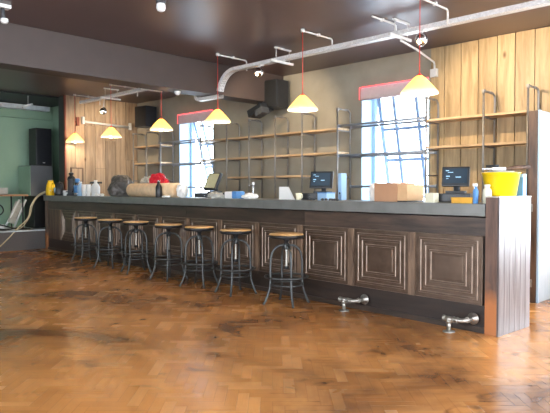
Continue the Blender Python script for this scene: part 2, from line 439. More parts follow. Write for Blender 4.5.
# left side: dark pier carrying the plank wall, alcove with stage beyond
structure(MB().box(-12.0, LX, 5.64, WY, 0, CEIL).build('wall_left', 'pier'))
structure(MB().box(-13.6, -12.0, 6.15, 7.75, 0, CEIL).box(-13.6, -13.4, -4.0, 6.15, 0, CEIL).build('wall_alcove', 'green'))
structure(MB().box(-13.4, -12.02, -4.0, 6.15, CEIL-.03, CEIL).build('trim_1', 'black'))
structure(MB().box(-13.39, -13.2, -4.0, 6.0, 3.03, 3.13, .01).build('trim_2', 'stage_edge'))
structure(MB().box(-13.39, -13.3, -4.0, 6.1, 2.84, 2.87).build('trim_3', 'green'))
st = MB(); st.box(-13.4, -12.2, -4.0, 6.15, 0, .38)
structure(st.build('trim_4', 'stage'))
structure(MB().box(-13.4, -12.18, -4.0, 6.15, .38, .405, .004).build('trim_5', 'stage_edge'))
structure(MB().box(-12.9, -12.0, 6.09, 6.15, .405, CEIL-.03).build('trim_dark_sheet', 'pier'))  # thin dark sheet laid over the green side wall
# ceiling beam
structure(MB().box(-7.42, -7.08, -4.0, WY, 2.707, CEIL, .012).build('trim_6', 'beam'))

# plank cladding on the back wall (pale pine) and the left wall (browner)
mb = MB(); xs = [-4.24, -4.03, -3.79, -3.55, -3.30, -3.07, -2.83, -2.60, -2.36, -2.13, -1.9, -1.62]
for a, b in zip(xs, xs[1:]):
    h = CEIL - random.uniform(.002, .012)
    mb.box(a+.005, b-.005, WY-.024-random.uniform(0, .003), WY, 0, h, .002)
structure(mb.build('trim_7', 'plank'))
mb = MB(); ys = [5.64, 5.85, 6.06, 6.30, 6.54, 6.79, 7.04, 7.34]
for i, (a, b) in enumerate(zip(ys, ys[1:])):
    cut = [2.1, 1.3, 2.6, 1.7, 2.3, 1.2, 1.9][i]
    for z0, z1 in ((0, cut-.002), (cut+.002, CEIL-.002)):
        mb.box(LX, LX+.022+random.uniform(0, .004), a+.005, b-.005, z0, z1, .002)
structure(mb.build('trim_8', 'plank_left'))
structure(MB().box(LX-.02, LX+.028, 5.615, 5.645, 0, CEIL).build('trim_9', 'rust'))

# windows: reveal lining, fixed outer frame, tilted glazed sash
def window(idx, W, lean):
    x0, x1, zb, zt = W
    wob = bpy.data.objects.new('window_%d' % idx, None); COL.objects.link(wob); wob.location = ((x0+x1)/2, WY, zb); structure(wob)
    w = (x1-x0)/2; h = zt-zb
    m = MB()
    m.box(-w, -w+.012, 0, .40, 0, h).box(w-.012, w, 0, .40, 0, h).box(-w+.012, w-.012, 0, .40, h-.012, h).box(-w+.012, w-.012, -.03, .40, 0, .02)
    m.build('reveal', 'reveal', wob)
    m = MB(); y0, y1 = .27, .33
    m.box(-w+.012, -w+.07, y0, y1, .02, h-.012).box(w-.07, w-.012, y0, y1, .02, h-.012)
    m.box(-w+.07, w-.07, y0, y1, .02, .08).box(-w+.07, w-.07, y0, y1, h-.08, h-.012)
    m.build('window_frame', 'reveal', wob)
    # sash hinged at the top, pushed outward at the foot
    M = Matrix.Translation((0, .30, h-.08)) @ Matrix.Rotation(lean, 4, 'X')
    m = MB(); W2 = w-.08; H2 = (h-.16)
    t = .02
    for a, b in ((-W2, -W2+.06), (W2-.06, W2)): m.box(a, b, -t, t, -H2, 0, M=M)
    for a in (-W2*.42, W2*.36): m.box(a-.024, a+.024, -t, t, -H2, 0, M=M)
    for z in (0, -.52, -1.0, -H2+.045): m.box(-W2, W2, -t*.9, t*.9, z-.045 if z else -.05, z if z else 0, M=M)
    s = m.build('sash', 'frame', wob)
    MB().box(-W2+.02, W2-.02, -.003, .003, -H2+.02, -.02, M=M).build('pane', 'glass', s)
window(1, W_A, math.radians(12))
window(2, W_B, math.radians(17))
for i, W in enumerate((W_C, W_D)):
    x0, x1, zb, zt = W
    m = MB()
    for x in (x0, (x0+x1)/2-.03, x1-.06): m.box(x, x+.06, WY+.25, WY+.31, zb, zt)
    for z in (zb, (zb+zt)/2, zt-.06): m.box(x0, x1, WY+.255, WY+.305, z, z+.06)
    structure(m.build('window_%d' % (3+i), 'reveal'))
for i, (a, b, zb, zt) in enumerate(RW):
    m = MB()
    for y in (a, (a+b)/2-.03, b-.06): m.box(4.1, 4.16, y, y+.06, zb, zt)
    for z in (zb, (zb+zt)/2, zt-.06): m.box(4.105, 4.155, a, b, z, z+.06)
    structure(m.build('window_%d' % (5+i), 'reveal'))
for i, (a, b, zb, zt) in enumerate(FW):
    m = MB()
    for x in (a, (a+b)/2-.03, b-.06): m.box(x, x+.06, -4.2, -4.14, zb, zt)
    for z in (zb, (zb+zt)/2, zt-.06): m.box(a, b, -4.195, -4.145, z, z+.06)
    structure(m.build('window_%d' % (8+i), 'reveal'))

# roller blinds with a red light strip round the window head
for W, lab in ((W_A, 'right'), (W_B, 'left')):
    x0, x1, zb, zt = W
    t = thing('roller_blind', (x0, WY-.002, zt), 'dusky pink roller blind drawn up at the head of the %s window' % lab, 'blind', group=None)
    w = x1-x0
    MB().box(.0, w, -.012, -.006, -.175, -.01).build('fabric', 'blind', t)
    MB().tube([(0.0, -.01, -.18), (w, -.01, -.18)], .011, 8).build('bottom_bar', 'blind', t)
    s = thing('light_strip', (x0, WY-.02, zt), 'glowing red light strip along the top of the %s window' % lab, 'light strip')
    MB().tube([(-.01, -.012, .005), (w, -.012, .005)], .009, 8).build('top_strip', 'red_led', s)
    MB().tube([(-.016, -.012, .0), (-.016, -.012, -.18)], .006, 8).build('side_strip', 'red_led', s)

# ---------------------------------------------------------------- bar
BL = (-2.262, 4.859); BA = math.atan2(-.51, 9.56); BLEN = 9.85
ca, sa = math.cos(BA), math.sin(BA)
def BW(u, off, z=0):
    """point on the bar: u metres from its right end, off metres behind its front"""
    lx, ly = -u, off
    return (BL[0] + ca*lx - sa*ly, BL[1] + sa*lx + ca*ly, z)
NOT_U, NOT_OFF = 9.40, .2
bar = thing('bar_counter', (BL[0], BL[1], 0), 'long dark bar front clad with square pressed-tin panels behind the stools', 'bar counter', BA)
MB().prism([(-.02, .03), (-BLEN+.05, .03), (-BLEN+.05, NOT_OFF), (-NOT_U, NOT_OFF), (-NOT_U, .55), (-.02, .55)], 0.02, 1.0).build('carcass', 'black', bar)
m = MB()
u = 0.0
cuts = [0.0, 2.2, 4.6, 6.9, BLEN-.06]
for a, b in zip(cuts, cuts[1:]):
    m.box(-b+.002, -a-.002, 0, .03, .842, 1.0, .002)
m.build('top_board', 'darkwood', bar)
m = MB()
for a, b in zip([0, 3.0, 6.2], [3.0, 6.2, BLEN-.06]): m.box(-b+.002, -a-.002, .012, .03, .0, .236, .002)
m.build('kick_board', 'kick', bar)
MB().box(-BLEN+.06, -.0, -.006, .012, 0, .05, .003).build('skirting', 'darkwood', bar)
PITCH = .757; TU0 = .038; TW = .682; Z0, Z1 = .238, .84
def tin_tile(width):
    bm = bmesh.new(); w, h = width, Z1-Z0
    steps = [(0, .024), (0, .004), (.006, -.004), (.040, -.004), (.046, -.014), (.060, -.014), (.066, 0), (.092, 0), (.098, -.012), (.112, -.012),
             (.118, .004), (.150, .004), (.156, -.008), (.168, -.008), (.174, .006), (.188, .006), (.196, .000)]
    loops = []
    for ins, d in steps:
        d *= .55 if ins > .001 else 1
        loops.append([bm.verts.new((x, d, z)) for x, z in ((-w+ins, Z0+ins), (-ins, Z0+ins), (-ins, Z1-ins), (-w+ins, Z1-ins))])
    for a, b in zip(loops, loops[1:]):
        for k in range(4):
            fc = bm.faces.new((a[k], a[(k+1) % 4], b[(k+1) % 4], b[k]))
            fc.material_index = 1 if abs(a[0].co.y - b[0].co.y) > .0035 and a is not loops[0] else 0  # sloping step faces take the painted highlight
    bm.faces.new(loops[-1])
    bmesh.ops.recalc_face_normals(bm, faces=bm.faces)
    me = bpy.data.meshes.new('tin_panel'); bm.to_mesh(me); bm.free(); me.materials.append(MT['tile']); me.materials.append(MT['tile_highlight'])
    return me
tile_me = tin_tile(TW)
stile_me = None
nt_ = 12
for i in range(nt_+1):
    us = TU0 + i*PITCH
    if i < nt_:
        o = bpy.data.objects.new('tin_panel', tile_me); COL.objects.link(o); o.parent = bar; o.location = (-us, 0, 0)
    if i > 0:
        if stile_me is None:
            s = MB().box(0.001, PITCH-TW-.001, -.012, .03, Z0, Z1, .003).build('stile', 'stilewood', bar, (-us, 0, 0)); stile_me = s.data
        else:
            o = bpy.data.objects.new('stile', stile_me); COL.objects.link(o); o.parent = bar; o.location = (-us, 0, 0)
ul = TU0 + nt_*PITCH
MB().box(-(ul+.6), -(ul+.002), .004, .03, Z0, Z1, .003).build('end_board', 'darkwood_v', bar)
MB().box(-BLEN+.0, -BLEN+.11, -.012, NOT_OFF, 0, 1.0, .004).build('corner_post', 'postwood', bar)
ct = MB().prism([(-.004, -.03), (-BLEN-.03, -.03), (-BLEN-.03, NOT_OFF+.0), (-NOT_U, NOT_OFF), (-NOT_U, .6), (-.004, .6)], 1.012, 1.1215).build('countertop', 'counter', None, (BL[0], BL[1], 0))
ct.rotation_euler = (0, 0, BA)
tag(ct, 'long grey zinc worktop running the whole length of the bar', 'countertop')
mod = ct.modifiers.new('b', 'BEVEL'); mod.width = .004; mod.segments = 2
# seams in the zinc are thin folded ridges
for uu in (2.55, 5.1, 7.4): MB().box(-uu-.003, -uu+.003, -.0325, .6, 1.014, 1.1228).build('seam', 'counter', ct)

# right end panel of the bar: timber front edge, side boards coloured pale for glare
def corr_sheet(x, y0, y1, z0, z1, pitch=.038, amp=.006):
    bm = bmesh.new(); n = int((y1-y0)/pitch)*8; lo = []; hi = []
    for i in range(n+1):
        y = y0 + (y1-y0)*i/n; xx = x + amp*math.sin(2*PI*(y-y0)/pitch)
        lo.append(bm.verts.new((xx, y, z0))); hi.append(bm.verts.new((xx, y, z1)))
    for i in range(n): bm.faces.new((lo[i], lo[i+1], hi[i+1], hi[i])).smooth = True
    ext = bmesh.ops.extrude_face_region(bm, geom=bm.faces[:])
    bmesh.ops.translate(bm, vec=(-.008, 0, 0), verts=[v for v in ext['geom'] if isinstance(v, bmesh.types.BMVert)])
    mbx = MB(); mbx.bm.free(); mbx.bm = bm
    return mbx
ep = thing('bar_end_panel', (BL[0], BL[1], 0), 'timber end panel with boards coloured pale for glare closing the right end of the bar', 'end panel', BA)
MB().box(.001, .105, -.03, .56, 0, 1.176, .004).build('panel', 'postwood', ep)
m = MB()
for k in range(6): m.box(.106, .124, -.028+k*.098+.002, -.028+(k+1)*.098-.002, 0, 1.176, .003)
m.build('side_boards', 'corr', ep)
MB().box(.0, .128, -.034, .564, 1.1765, 1.186, .002).build('cap', 'cream_cap', ep)

# foot-rail pipe brackets
def pipe_bracket():
    t = thing('pipe_bracket', (0, 0, 0), 'x', 'pipe fitting', BA)
    MB().lathe([(0, 0), (.062, 0), (.062, .008), (.03, .012), (.03, .02), (0, .02)], 20).build('floor_flange', 'fitting', t)
    MB().tube([(0, 0, .015), (0, 0, .115)], .0215, 14).build('riser', 'fitting', t)
    m = MB(); m.tube([(-.062, 0, .135), (.055, 0, .135)], .028, 14); m.tube([(0, 0, .09), (0, 0, .13)], .028, 14)
    for x in (-.064, .05): m.tube([(x, 0, .135), (x+.014, 0, .135)], .033, 14)
    m.build('tee', 'fitting', t)
    pts = [(.055, 0, .135), (.10, 0, .135), (.14, .006, .136), (.165, .028, .138), (.172, .06, .14), (.172, .13, .14)]
    m = MB().tube(pts, .023, 14); m.tube([(.09, 0, .135), (.105, 0, .135)], .031, 14); m.tube([(.172, .055, .14), (.172, .072, .14)], .031, 14)
    m.build('elbow', 'fitting', t)
    M = Matrix.Translation((.172, .1695, .14)) @ Matrix.Rotation(PI/2, 4, 'X')
    MB().lathe([(0, 0), (.062, 0), (.062, .008), (.03, .012), (.03, .04), (0, .04)], 20, M=M).build('wall_flange', 'fitting', t)
    return t
pb = pipe_bracket()
pb.location = BW(.26, -.163, 0)
pb.scale = (.85, .9, .85); pb['label'] = 'steel pipe tee and elbow on the floor at the right end of the bar'; pb['group'] = 'pipe brackets along the bar foot'
p2 = dup(pb, BW(1.47, -.163, 0), 'steel pipe tee and elbow just right of the nearest bar stool', group='pipe brackets along the bar foot')

# ---------------------------------------------------------------- stools
def make_stool():
    t = thing('bar_stool', (0, 0, 0), 'x', 'bar stool', group='industrial bar stools in a row along the bar')
    MB().lathe([(0, .738), (.183, .738), (.187, .744), (.187, .760), (.181, .767), (0, .767)], 40).build('seat', 'seat', t)
    MB().lathe([(0, .716), (.178, .716), (.19, .722), (.1905, .754), (.1875, .754), (.1872, .738), (0, .738)], 40).build('seat_rim', 'stool_dark', t)
    MB().lathe([(0, .63), (.02, .63), (.022, .66), (.03, .69), (.055, .716), (0, .716)], 20).build('seat_bracket', 'stool_dark', t)
    sc = MB(); sc.tube([(0, 0, .40), (0, 0, .64)], .0125, 12)
    for k in range(20): sc.lathe([(.0125, .41+k*.011), (.0145, .4155+k*.011), (.0125, .421+k*.011)], 12)
    sc.build('screw', 'fitting', t)
    MB().lathe([(.014, .595), (.034, .595), (.036, .61), (.036, .65), (.026, .665), (.014, .665)], 20).build('hub', 'stool', t)
    for k in range(4):
        a = PI/4 + k*PI/2; c, s = math.cos(a), math.sin(a)
        prof = [(.03, .640), (.08, .636), (.125, .612), (.158, .568), (.175, .505), (.180, .42), (.180, .33), (.180, .25), (.186, .18), (.206, .11), (.235, .04), (.255, .006)]
        pr = []
        for i in range(len(prof)-1):
            for q in range(3):
                f_ = q/3; pr.append((prof[i][0]*(1-f_)+prof[i+1][0]*f_, prof[i][1]*(1-f_)+prof[i+1][1]*f_))
        pr.append(prof[-1])
        leg = MB().tube([(r*c, r*s, z) for r, z in pr], .013, 10).build('leg', 'stool', t)
        MB().tube([(.251*c, .251*s, .012), (.2585*c, .2585*s, .0005)], [.014, .016], 10).build('foot', 'stool_dark', leg)
    n = 40
    MB().tube([(.232*math.cos(2*PI*k/n), .232*math.sin(2*PI*k/n), .30) for k in range(n)], .0115, 8, closed=True).build('foot_ring', 'stool', t)
    m = MB()
    for k in range(4):
        a = PI/4 + k*PI/2; m.tube([(.17*math.cos(a), .17*math.sin(a), .285), (.232*math.cos(a), .232*math.sin(a), .30)], .007, 8)
    m.build('ring_stay', 'stool', t)
    MB().tube([(.176*math.cos(2*PI*k/n), .176*math.sin(2*PI*k/n), .215) for k in range(n)], .010, 8, closed=True).build('lower_ring', 'stool', t)
    MB().lathe([(.016, .38), (.03, .38), (.03, .41), (.016, .41)], 16).build('stop_nut', 'stool_dark', t)
    return t
stool_u = [2.108, 2.994, 3.749, 4.491, 5.394, 6.23, 7.133]
lab = ['nearest bar stool, last on the right of the row of seven',
       'second bar stool from the camera, between the nearest stool and the rest of the row',
       'third bar stool from the camera in the row along the bar',
       'middle bar stool, fourth of the seven along the bar',
       'fifth bar stool from the camera, third from the far end of the row',
       'second bar stool from the far left end of the row',
       'farthest bar stool, last at the left end of the row']
rot = [.26, -.18, .35, .1, -.3, .42, 0]
s0 = make_stool()
for i, uu in enumerate(stool_u):
    loc = BW(uu+.03, -.345, 0); rz = rot[i]
    if i == 0: s0.location = loc; s0.rotation_euler = (0, 0, rz); s0['label'] = lab[0]
    else: dup(s0, loc, lab[i], rz)

# ---------------------------------------------------------------- back counter, shelving
bc = thing('back_counter', (-6.65, 6.62, 0), 'dark low counter under the pipe shelving behind the bar', 'counter')
MB().box(-3.9, 4.04, .03, .69, .06, .88).build('body', 'darkwood', bc)
MB().box(-3.9, 4.04, -.01, .70, .88, .92, .004).build('worktop', 'darkwood', bc)
MB().box(-3.9, 4.04, .07, .69, 0, .06).build('plinth', 'black', bc)
for k in range(12):
    x = -3.88 + k*.66
    d = MB().box(x+.005, x+.65, .008, .03, .08, .87, .003).build('door', 'darkwood_v', bc)
    MB().tube([(x+.6, -.004, .55), (x+.6, -.004, .68)], .005, 8).box(x+.596, x+.604, -.004, .01, .556, .564).box(x+.596, x+.604, -.004, .01, .666, .674).build('handle', 'steel', d)

pn = thing('back_bar_end_panel', (-2.6, 6.58, 0), 'tall dark timber end panel with corrugated side at the right end of the back shelving', 'end panel')
MB().box(.0, .095, 0, .74, 0, 2.105, .004).build('panel', 'darkwood_v', pn)
corr_sheet(.112, .012, .73, .0, 2.105).build('corrugated_side', 'corr2', pn)
MB().box(.100, .124, .0, .012, 0, 2.11, .002).build('edge_strip', 'reveal', pn)
for z in (1.0, .17):
    MB().box(.01, .055, -.012, .0, z, z+.085, .003).build('hinge_plate', 'fitting', pn)

FY, RY, TOPZ = 6.98, 7.29, 2.455
LV = (1.444, 1.785, 2.146)
def pipe_frame():
    t = thing('shelving_upright', (0, 0, 0), 'x', 'shelf frame', group='steel pipe frames of the back shelving')
    r = .0135; z0 = .92
    MB().tube([(0, 0, z0+.004), (0, 0, TOPZ)], r, 10).build('front_post', 'pipe', t)
    m = MB()
    m.tube([(0, RY-FY, z0+.004), (0, RY-FY, TOPZ-.06), (0, RY-FY-.01, TOPZ-.03), (0, RY-FY-.04, TOPZ-.005), (0, RY-FY-.06, TOPZ)], r, 10)
    m.build('rear_post', 'pipe', t)
    MB().tube([(0, 0, TOPZ), (0, RY-FY-.055, TOPZ)], r, 10).build('top_pipe', 'pipe', t)
    MB().tube([(0, -.018, TOPZ), (0, .03, TOPZ)], .018, 10).tube([(0, 0, TOPZ+.015), (0, 0, TOPZ-.035)], .018, 10).build('elbow', 'pipe', t)
    MB().tube([(0, .17, TOPZ), (0, .22, TOPZ)], .018, 10).build('tee', 'pipe', t)
    for z in LV:
        MB().tube([(0, .0, z-.0125), (0, RY-FY, z-.0125)], .011, 8).build('rung', 'pipe', t)
    for yy in (0, RY-FY):
        MB().lathe([(0, z0), (.032, z0), (.032, z0+.006), (.018, z0+.01), (.018, z0+.02), (0, z0+.02)], 16, (0, yy, 0)).build('flange', 'fitting', t)
    return t
frames = [(-2.77, 'at the right end of the shelving against the tall end panel'),
          (-3.31, 'in the middle of the pine-clad shelves'),
          (-4.10, 'just right of the right-hand window'),
          (-5.60, 'just left of the right-hand window'),
          (-6.319, 'directly behind the middle till'),
          (-6.921, 'third to the left of the right-hand window'),
          (-7.559, 'fourth to the left of the right-hand window'),
          (-8.154, 'fifth to the left of the right-hand window'),
          (-8.90, 'at the right edge of the left-hand window'),
          (-10.24, 'at the left edge of the left-hand window'),
          (-10.75, 'second left of the left-hand window'),
          (-11.27, 'nearest the brown plank wall in the far corner')]
pf = None
for x, l in frames:
    if pf is None: pf = pipe_frame(); pf.location = (x, FY, 0); pf['label'] = 'steel pipe shelf frame ' + l
    else: dup(pf, (x, FY, 0), 'steel pipe shelf frame ' + l)

bays = [(-3.31, -2.77, (1, 2), 'right bay by the tall end panel'), (-4.10, -3.31, (1, 2), 'pine-clad bay right of the right window'),
        (-6.319, -5.60, (1, 2), 'bay just left of the right window'), (-6.921, -6.319, (0, 1, 2), 'bay above the white card'),
        (-7.559, -6.921, (0, 1, 2), 'centre bay of the middle shelving'), (-8.154, -7.559, (0, 1, 2), 'bay above the pale cloth pack'),
        (-8.90, -8.154, (1, 2), 'bay just right of the left window'),
        (-10.75, -10.24, (1, 2), 'bay just left of the left window'), (-11.27, -10.75, (1, 2), 'bay nearest the corner')]
nm = {0: 'lowest', 1: 'lower', 2: 'top'}
nm3 = {0: 'lowest', 1: 'middle', 2: 'top'}
for a, b, lv, l in bays:
    for k in lv:
        z = LV[k]
        o = MB().box(a+.002, b-.002, .016, RY-FY-.016, 0, .03, .003).build('shelf_board', 'shelf', None, (0, FY, z))
        tag(o, '%s pine shelf board in the %s' % ((nm3 if len(lv) == 3 else nm)[k], l), 'shelf', 'pine boards on the pipe shelving')

def rail(x0, x1, y, z, lab_):
    t = thing('pipe_rail', (x0, y, z), lab_, 'rail', group='pipe rails across the windows')
    MB().tube([(.022, 0, 0), (x1-x0-.022, 0, 0)], .018, 10).build('pipe', 'rail', t)
    for x in (.0, x1-x0-.05): MB().tube([(x+.016, 0, 0), (x+.034, 0, 0)], .025, 10).build('collar', 'rail', t)
for (a, b, l) in ((-5.60, -4.10, 'right'), (-10.24, -8.90, 'left')):
    for z, zl in ((2.195, 'upper'), (1.75, 'lower')):
        rail(a, b, FY, z, '%s front steel pipe rail crossing the %s window' % (zl, l))
        rail(a, b, RY, z, '%s rear steel pipe rail crossing the %s window close to the wall' % (zl, l))
    rail(a, b, RY, 1.29, 'lowest steel pipe rail crossing the %s window just above the counter' % l)

# ---------------------------------------------------------------- pendants
def make_pendant():
    t = thing('pendant_lamp', (0, 0, 0), 'x', 'pendant lamp', group='pendant lamps over the bar')
    z = 2.205
    prof = [(.185, z), (.187, z+.012), (.181, z+.024), (.12, z+.095), (.06, z+.158), (.03, z+.182), (.027, z+.182), (.057, z+.153), (.117, z+.090), (.177, z+.022), (.183, z+.010), (.182, z)]
    m = MB(); pr = [(r, zz - z) for r, zz in prof]
    m.lathe(pr + [pr[0]], 48)
    m.build('shade', 'shade', t, (0, 0, z))
    MB().lathe([(0, z+.180), (.024, z+.180), (.026, z+.188), (.014, z+.2), (.008, z+.215), (0, z+.215)], 20).build('shade_cap', 'cord', t)
    MB().tube([(0, 0, z+.21), (0, 0, CEIL-.03)], .0045, 8).build('cord', 'cord', t)
    MB().lathe([(0, z-.012), (.028, z-.004), (.042, z+.02), (.042, z+.045), (.024, z+.085), (.015, z+.11), (.015, z+.178), (0, z+.178)], 20).build('bulb', 'bulb', t)
    # conduit along the ceiling from the drop point back to the cable tray
    L_ = .56
    m = MB(); m.tube([(0, -.02, CEIL-.022), (0, L_-.03, CEIL-.022), (0, L_-.008, CEIL-.03), (0, L_, CEIL-.055), (0, L_, CEIL-.17)], .011, 10)
    m.build('ceiling_conduit', 'conduit', t)
    m = MB(); m.lathe([(0, CEIL-.04), (.022, CEIL-.04), (.026, CEIL-.03), (.026, CEIL-.002), (0, CEIL-.002)], 16)
    m.build('ceiling_hook', 'conduit', t)
    MB().box(-.02, .02, .28, .31, CEIL-.036, CEIL-.001, .003).build('saddle', 'conduit', t)
    return t
pu = [.923, 2.59, 4.31, 5.84, 7.588, 9.17]
pl = ['nearest pendant lamp with a glowing amber shade in front of the right window',
      'second pendant lamp from the right, against the plain wall over the middle of the bar',
      'third pendant lamp from the right, in front of the left window beside the tray bend',
      'fourth pendant lamp from the right, just left of the left window',
      'fifth pendant lamp from the right, in front of the brown planks and pipe rail',
      'farthest pendant lamp at the left end of the bar']
pm = None
for uu, l in zip(pu, pl):
    loc = BW(uu+.01, .36, 0)
    if pm is None: pm = make_pendant(); pm.location = loc; pm['label'] = l
    else: dup(pm, loc, l)
    ld = bpy.data.lights.new('pendant_light', 'POINT'); ld.energy = 36; ld.color = (1, .80, .56); ld.shadow_soft_size = .035
    lo = bpy.data.objects.new('pendant_light', ld); COL.objects.link(lo); lo.location = (loc[0], loc[1], 2.30)

# ---------------------------------------------------------------- cable tray
tr = thing('cable_tray', (0, 5.88, 0), 'long galvanised perforated cable tray hung under the ceiling, bending down beneath the beam', 'cable tray')
def tray_path(seg):
    """U-shaped channel swept along a line in the x-z plane"""
    q = MB(); bm = q.bm; th = .004
    hw = .05; prof = [(-hw, .05), (-hw, 0), (hw, 0), (hw, .05), (hw-th, .05), (hw-th, th), (-hw+th, th), (-hw+th, .05)]
    P = [Vector((x, 0, z)) for x, z in seg]; rows = []
    for i, p in enumerate(P):
        t = (P[min(i+1, len(P)-1)] - P[max(i-1, 0)]).normalized()
        n = Vector((-t.z, 0, t.x))          # left of travel; travel runs towards -x, so flip to point up
        n = -n
        rows.append([bm.verts.new(p + Vector((0, a, 0)) + n*b) for a, b in prof])
    for a, b in zip(rows, rows[1:]):
        for k in range(8): bm.faces.new((a[k], a[(k+1) % 8], b[(k+1) % 8], b[k]))
    bm.faces.new(rows[0]); bm.faces.new(rows[-1][::-1])
    return q
TZ = 3.015
def arc(cx_, cz_, r, a0, a1, n=10): return [(cx_+r*math.cos(math.radians(a0+(a1-a0)*k/n)), cz_+r*math.sin(math.radians(a0+(a1-a0)*k/n))) for k in range(n+1)]
segA = [(3.9, TZ), (0, TZ), (-3, TZ), (-6.66, TZ)] + arc(-6.66, TZ-.34, .34, 90, 168)[1:]
tray_path(segA).build('tray_run', 'tray', tr)
segB = [(-7.0, 2.65), (-7.50, 2.65)] + arc(-7.50, 2.77, .12, -90, -170)[1:] + [(-7.66, 2.88)] + arc(-7.78, 2.895, .12, -10, 90)[1:] + [(-7.9, TZ), (-9.0, TZ), (-11.45, TZ)]
tray_path(segB).build('tray_run', 'tray', tr)
def hanger(x, box=True):
    m = MB()
    m.box(x-.014, x+.014, -.14, .18, CEIL-.022, CEIL-.001)                       # ceiling strut
    for y in (-.11, .15): m.tube([(x, y, CEIL-.01), (x, y, TZ-.01)], .005, 6)
    m.box(x-.016, x+.016, -.22, .22, TZ-.034, TZ-.004)
    m.build('tray_hanger', 'conduit', tr)
for x in (-1.6, -3.80, -5.70, -8.9, -10.3): hanger(x)
# chrome spotlights under the tray
def spot(x, z, lab_, first=None, aim=None):
    t = thing('globe_spotlight', (x, 5.8, z), lab_, 'spotlight', group='chrome globe spotlights under the cable tray')
    q = [(.068*math.sin(a), .068*math.cos(a)) for a in [PI*k/16 for k in range(3, 14)]]
    M = Matrix.Rotation(math.radians(-55), 4, 'X')
    MB().lathe([(0, q[0][1]+.004)] + q + [(q[-1][0]-.012, q[-1][1]), (q[-1][0]-.014, q[-1][1]+.02), (0, q[-1][1]+.02)], 28, M=M).build('globe', 'chrome', t)
    MB().lathe([(0, -.05), (.03, -.05), (.03, -.045), (0, -.045)], 20, M=M).build('lamp', 'bulb', t)
    top = TZ - z
    MB().tube([(0, .0, .06), (0, .03, top-.005)], .008, 8).box(-.03, .03, .0, .06, top-.02, top-.002, .003).build('bracket', 'conduit', t)
    n = 24
    MB().tube([(.074*math.cos(2*PI*k/n), 0, .074*math.sin(2*PI*k/n)) for k in range(n)], .004, 6, closed=True).build('yoke', 'chrome', t)
    return t
spot(-3.478, 2.897, 'chrome globe spotlight hanging beside the nearest pendant cord')
spot(-6.07, 2.90, 'chrome globe spotlight under the tray near the curved bend')
spot(-10.43, 2.76, 'farthest chrome globe spotlight in front of the brown plank wall')
def spotlight(loc, target, energy, size=1.5, col=(1, .78, .5), blend=.6):
    ld = bpy.data.lights.new('globe_spot_light', 'SPOT'); ld.energy = energy; ld.spot_size = size; ld.spot_blend = blend; ld.color = col; ld.shadow_soft_size = .04
    o = bpy.data.objects.new('globe_spot_light', ld); COL.objects.link(o); o.location = loc
    o.rotation_euler = (Vector(target)-Vector(loc)).to_track_quat('-Z', 'Y').to_euler()
spotlight((-3.44, 5.86, 2.83), (-2.95, 7.35, 2.15), 75, 1.9)
spotlight((-6.07, 5.86, 2.83), (-7.2, 7.35, 2.0), 50, 1.9)
spotlight((-10.43, 5.8, 2.66), (-11.7, 6.5, 2.0), 45, 1.9)

# conduit drop to junction box, right of the tray hanger
t = thing('conduit_drop', (-4.02, 5.65, 0), 'white conduit running from the tray to a junction box beside the right window', 'conduit')
MB().tube([(.22, .25, 2.962), (.12, .75, 2.962), (-.1, 1.55, 2.962), (-.14, 1.63, 2.96), (-.15, 1.655, 2.93), (-.15, 1.655, 2.81)], .013, 10).build('pipe', 'conduit', t)
MB().box(-.20, -.10, 1.62, 1.67, 2.78, 2.89, .006).build('junction_box', 'conduit', t)
t = thing('conduit_stub', (-3.9, 5.35, 0), 'short white conduit stub on the ceiling above the right end of the bar', 'conduit')
MB().tube([(0, .12, CEIL-.017), (0, .55, CEIL-.017), (0, .59, CEIL-.03), (0, .6, CEIL-.12)], .011, 10).build('pipe', 'conduit', t)
MB().box(-.02, .02, .3, .33, CEIL-.034, CEIL-.001, .003).build('saddle', 'conduit', t)

# ceiling fittings
t = thing('ceiling_detector', (-5.17, 3.54, CEIL), 'white cylindrical sensor fixed to the dark ceiling in the foreground', 'sensor')
MB().lathe([(0, -.001), (.052, -.001), (.052, -.022), (.04, -.026), (0, -.026)], 28).build('base', 'plastic_grey', t)
MB().lathe([(0, -.026), (.040, -.026), (.046, -.04), (.048, -.075), (.038, -.098), (.02, -.108), (0, -.11)], 28).build('sensor_head', 'white', t)
t = thing('beam_detector', (-7.25, 5.25, 2.707), 'small white dome sensor under the beam', 'sensor')
MB().lathe([(0, -.001), (.045, -.001), (.045, -.02), (.035, -.045), (.018, -.06), (0, -.063)], 24).build('dome', 'white', t)
t = thing('emergency_light', (-6.45, 2.45, 3.03), 'white lamp on a ceiling plate at the top left corner in front of the beam', 'emergency light')
MB().box(-.05, .05, -.12, .055, .12, .159, .008).build('ceiling_plate', 'white', t)
MB().tube([(0, -.01, .0), (0, -.02, .12)], .022, 10).build('stem', 'plastic_grey', t)
MB().lathe([(0, -.035), (.03, -.03), (.04, -.01), (.036, .015), (0, .02)], 20, (0, .0, 0)).build('lamp_head', 'white', t)

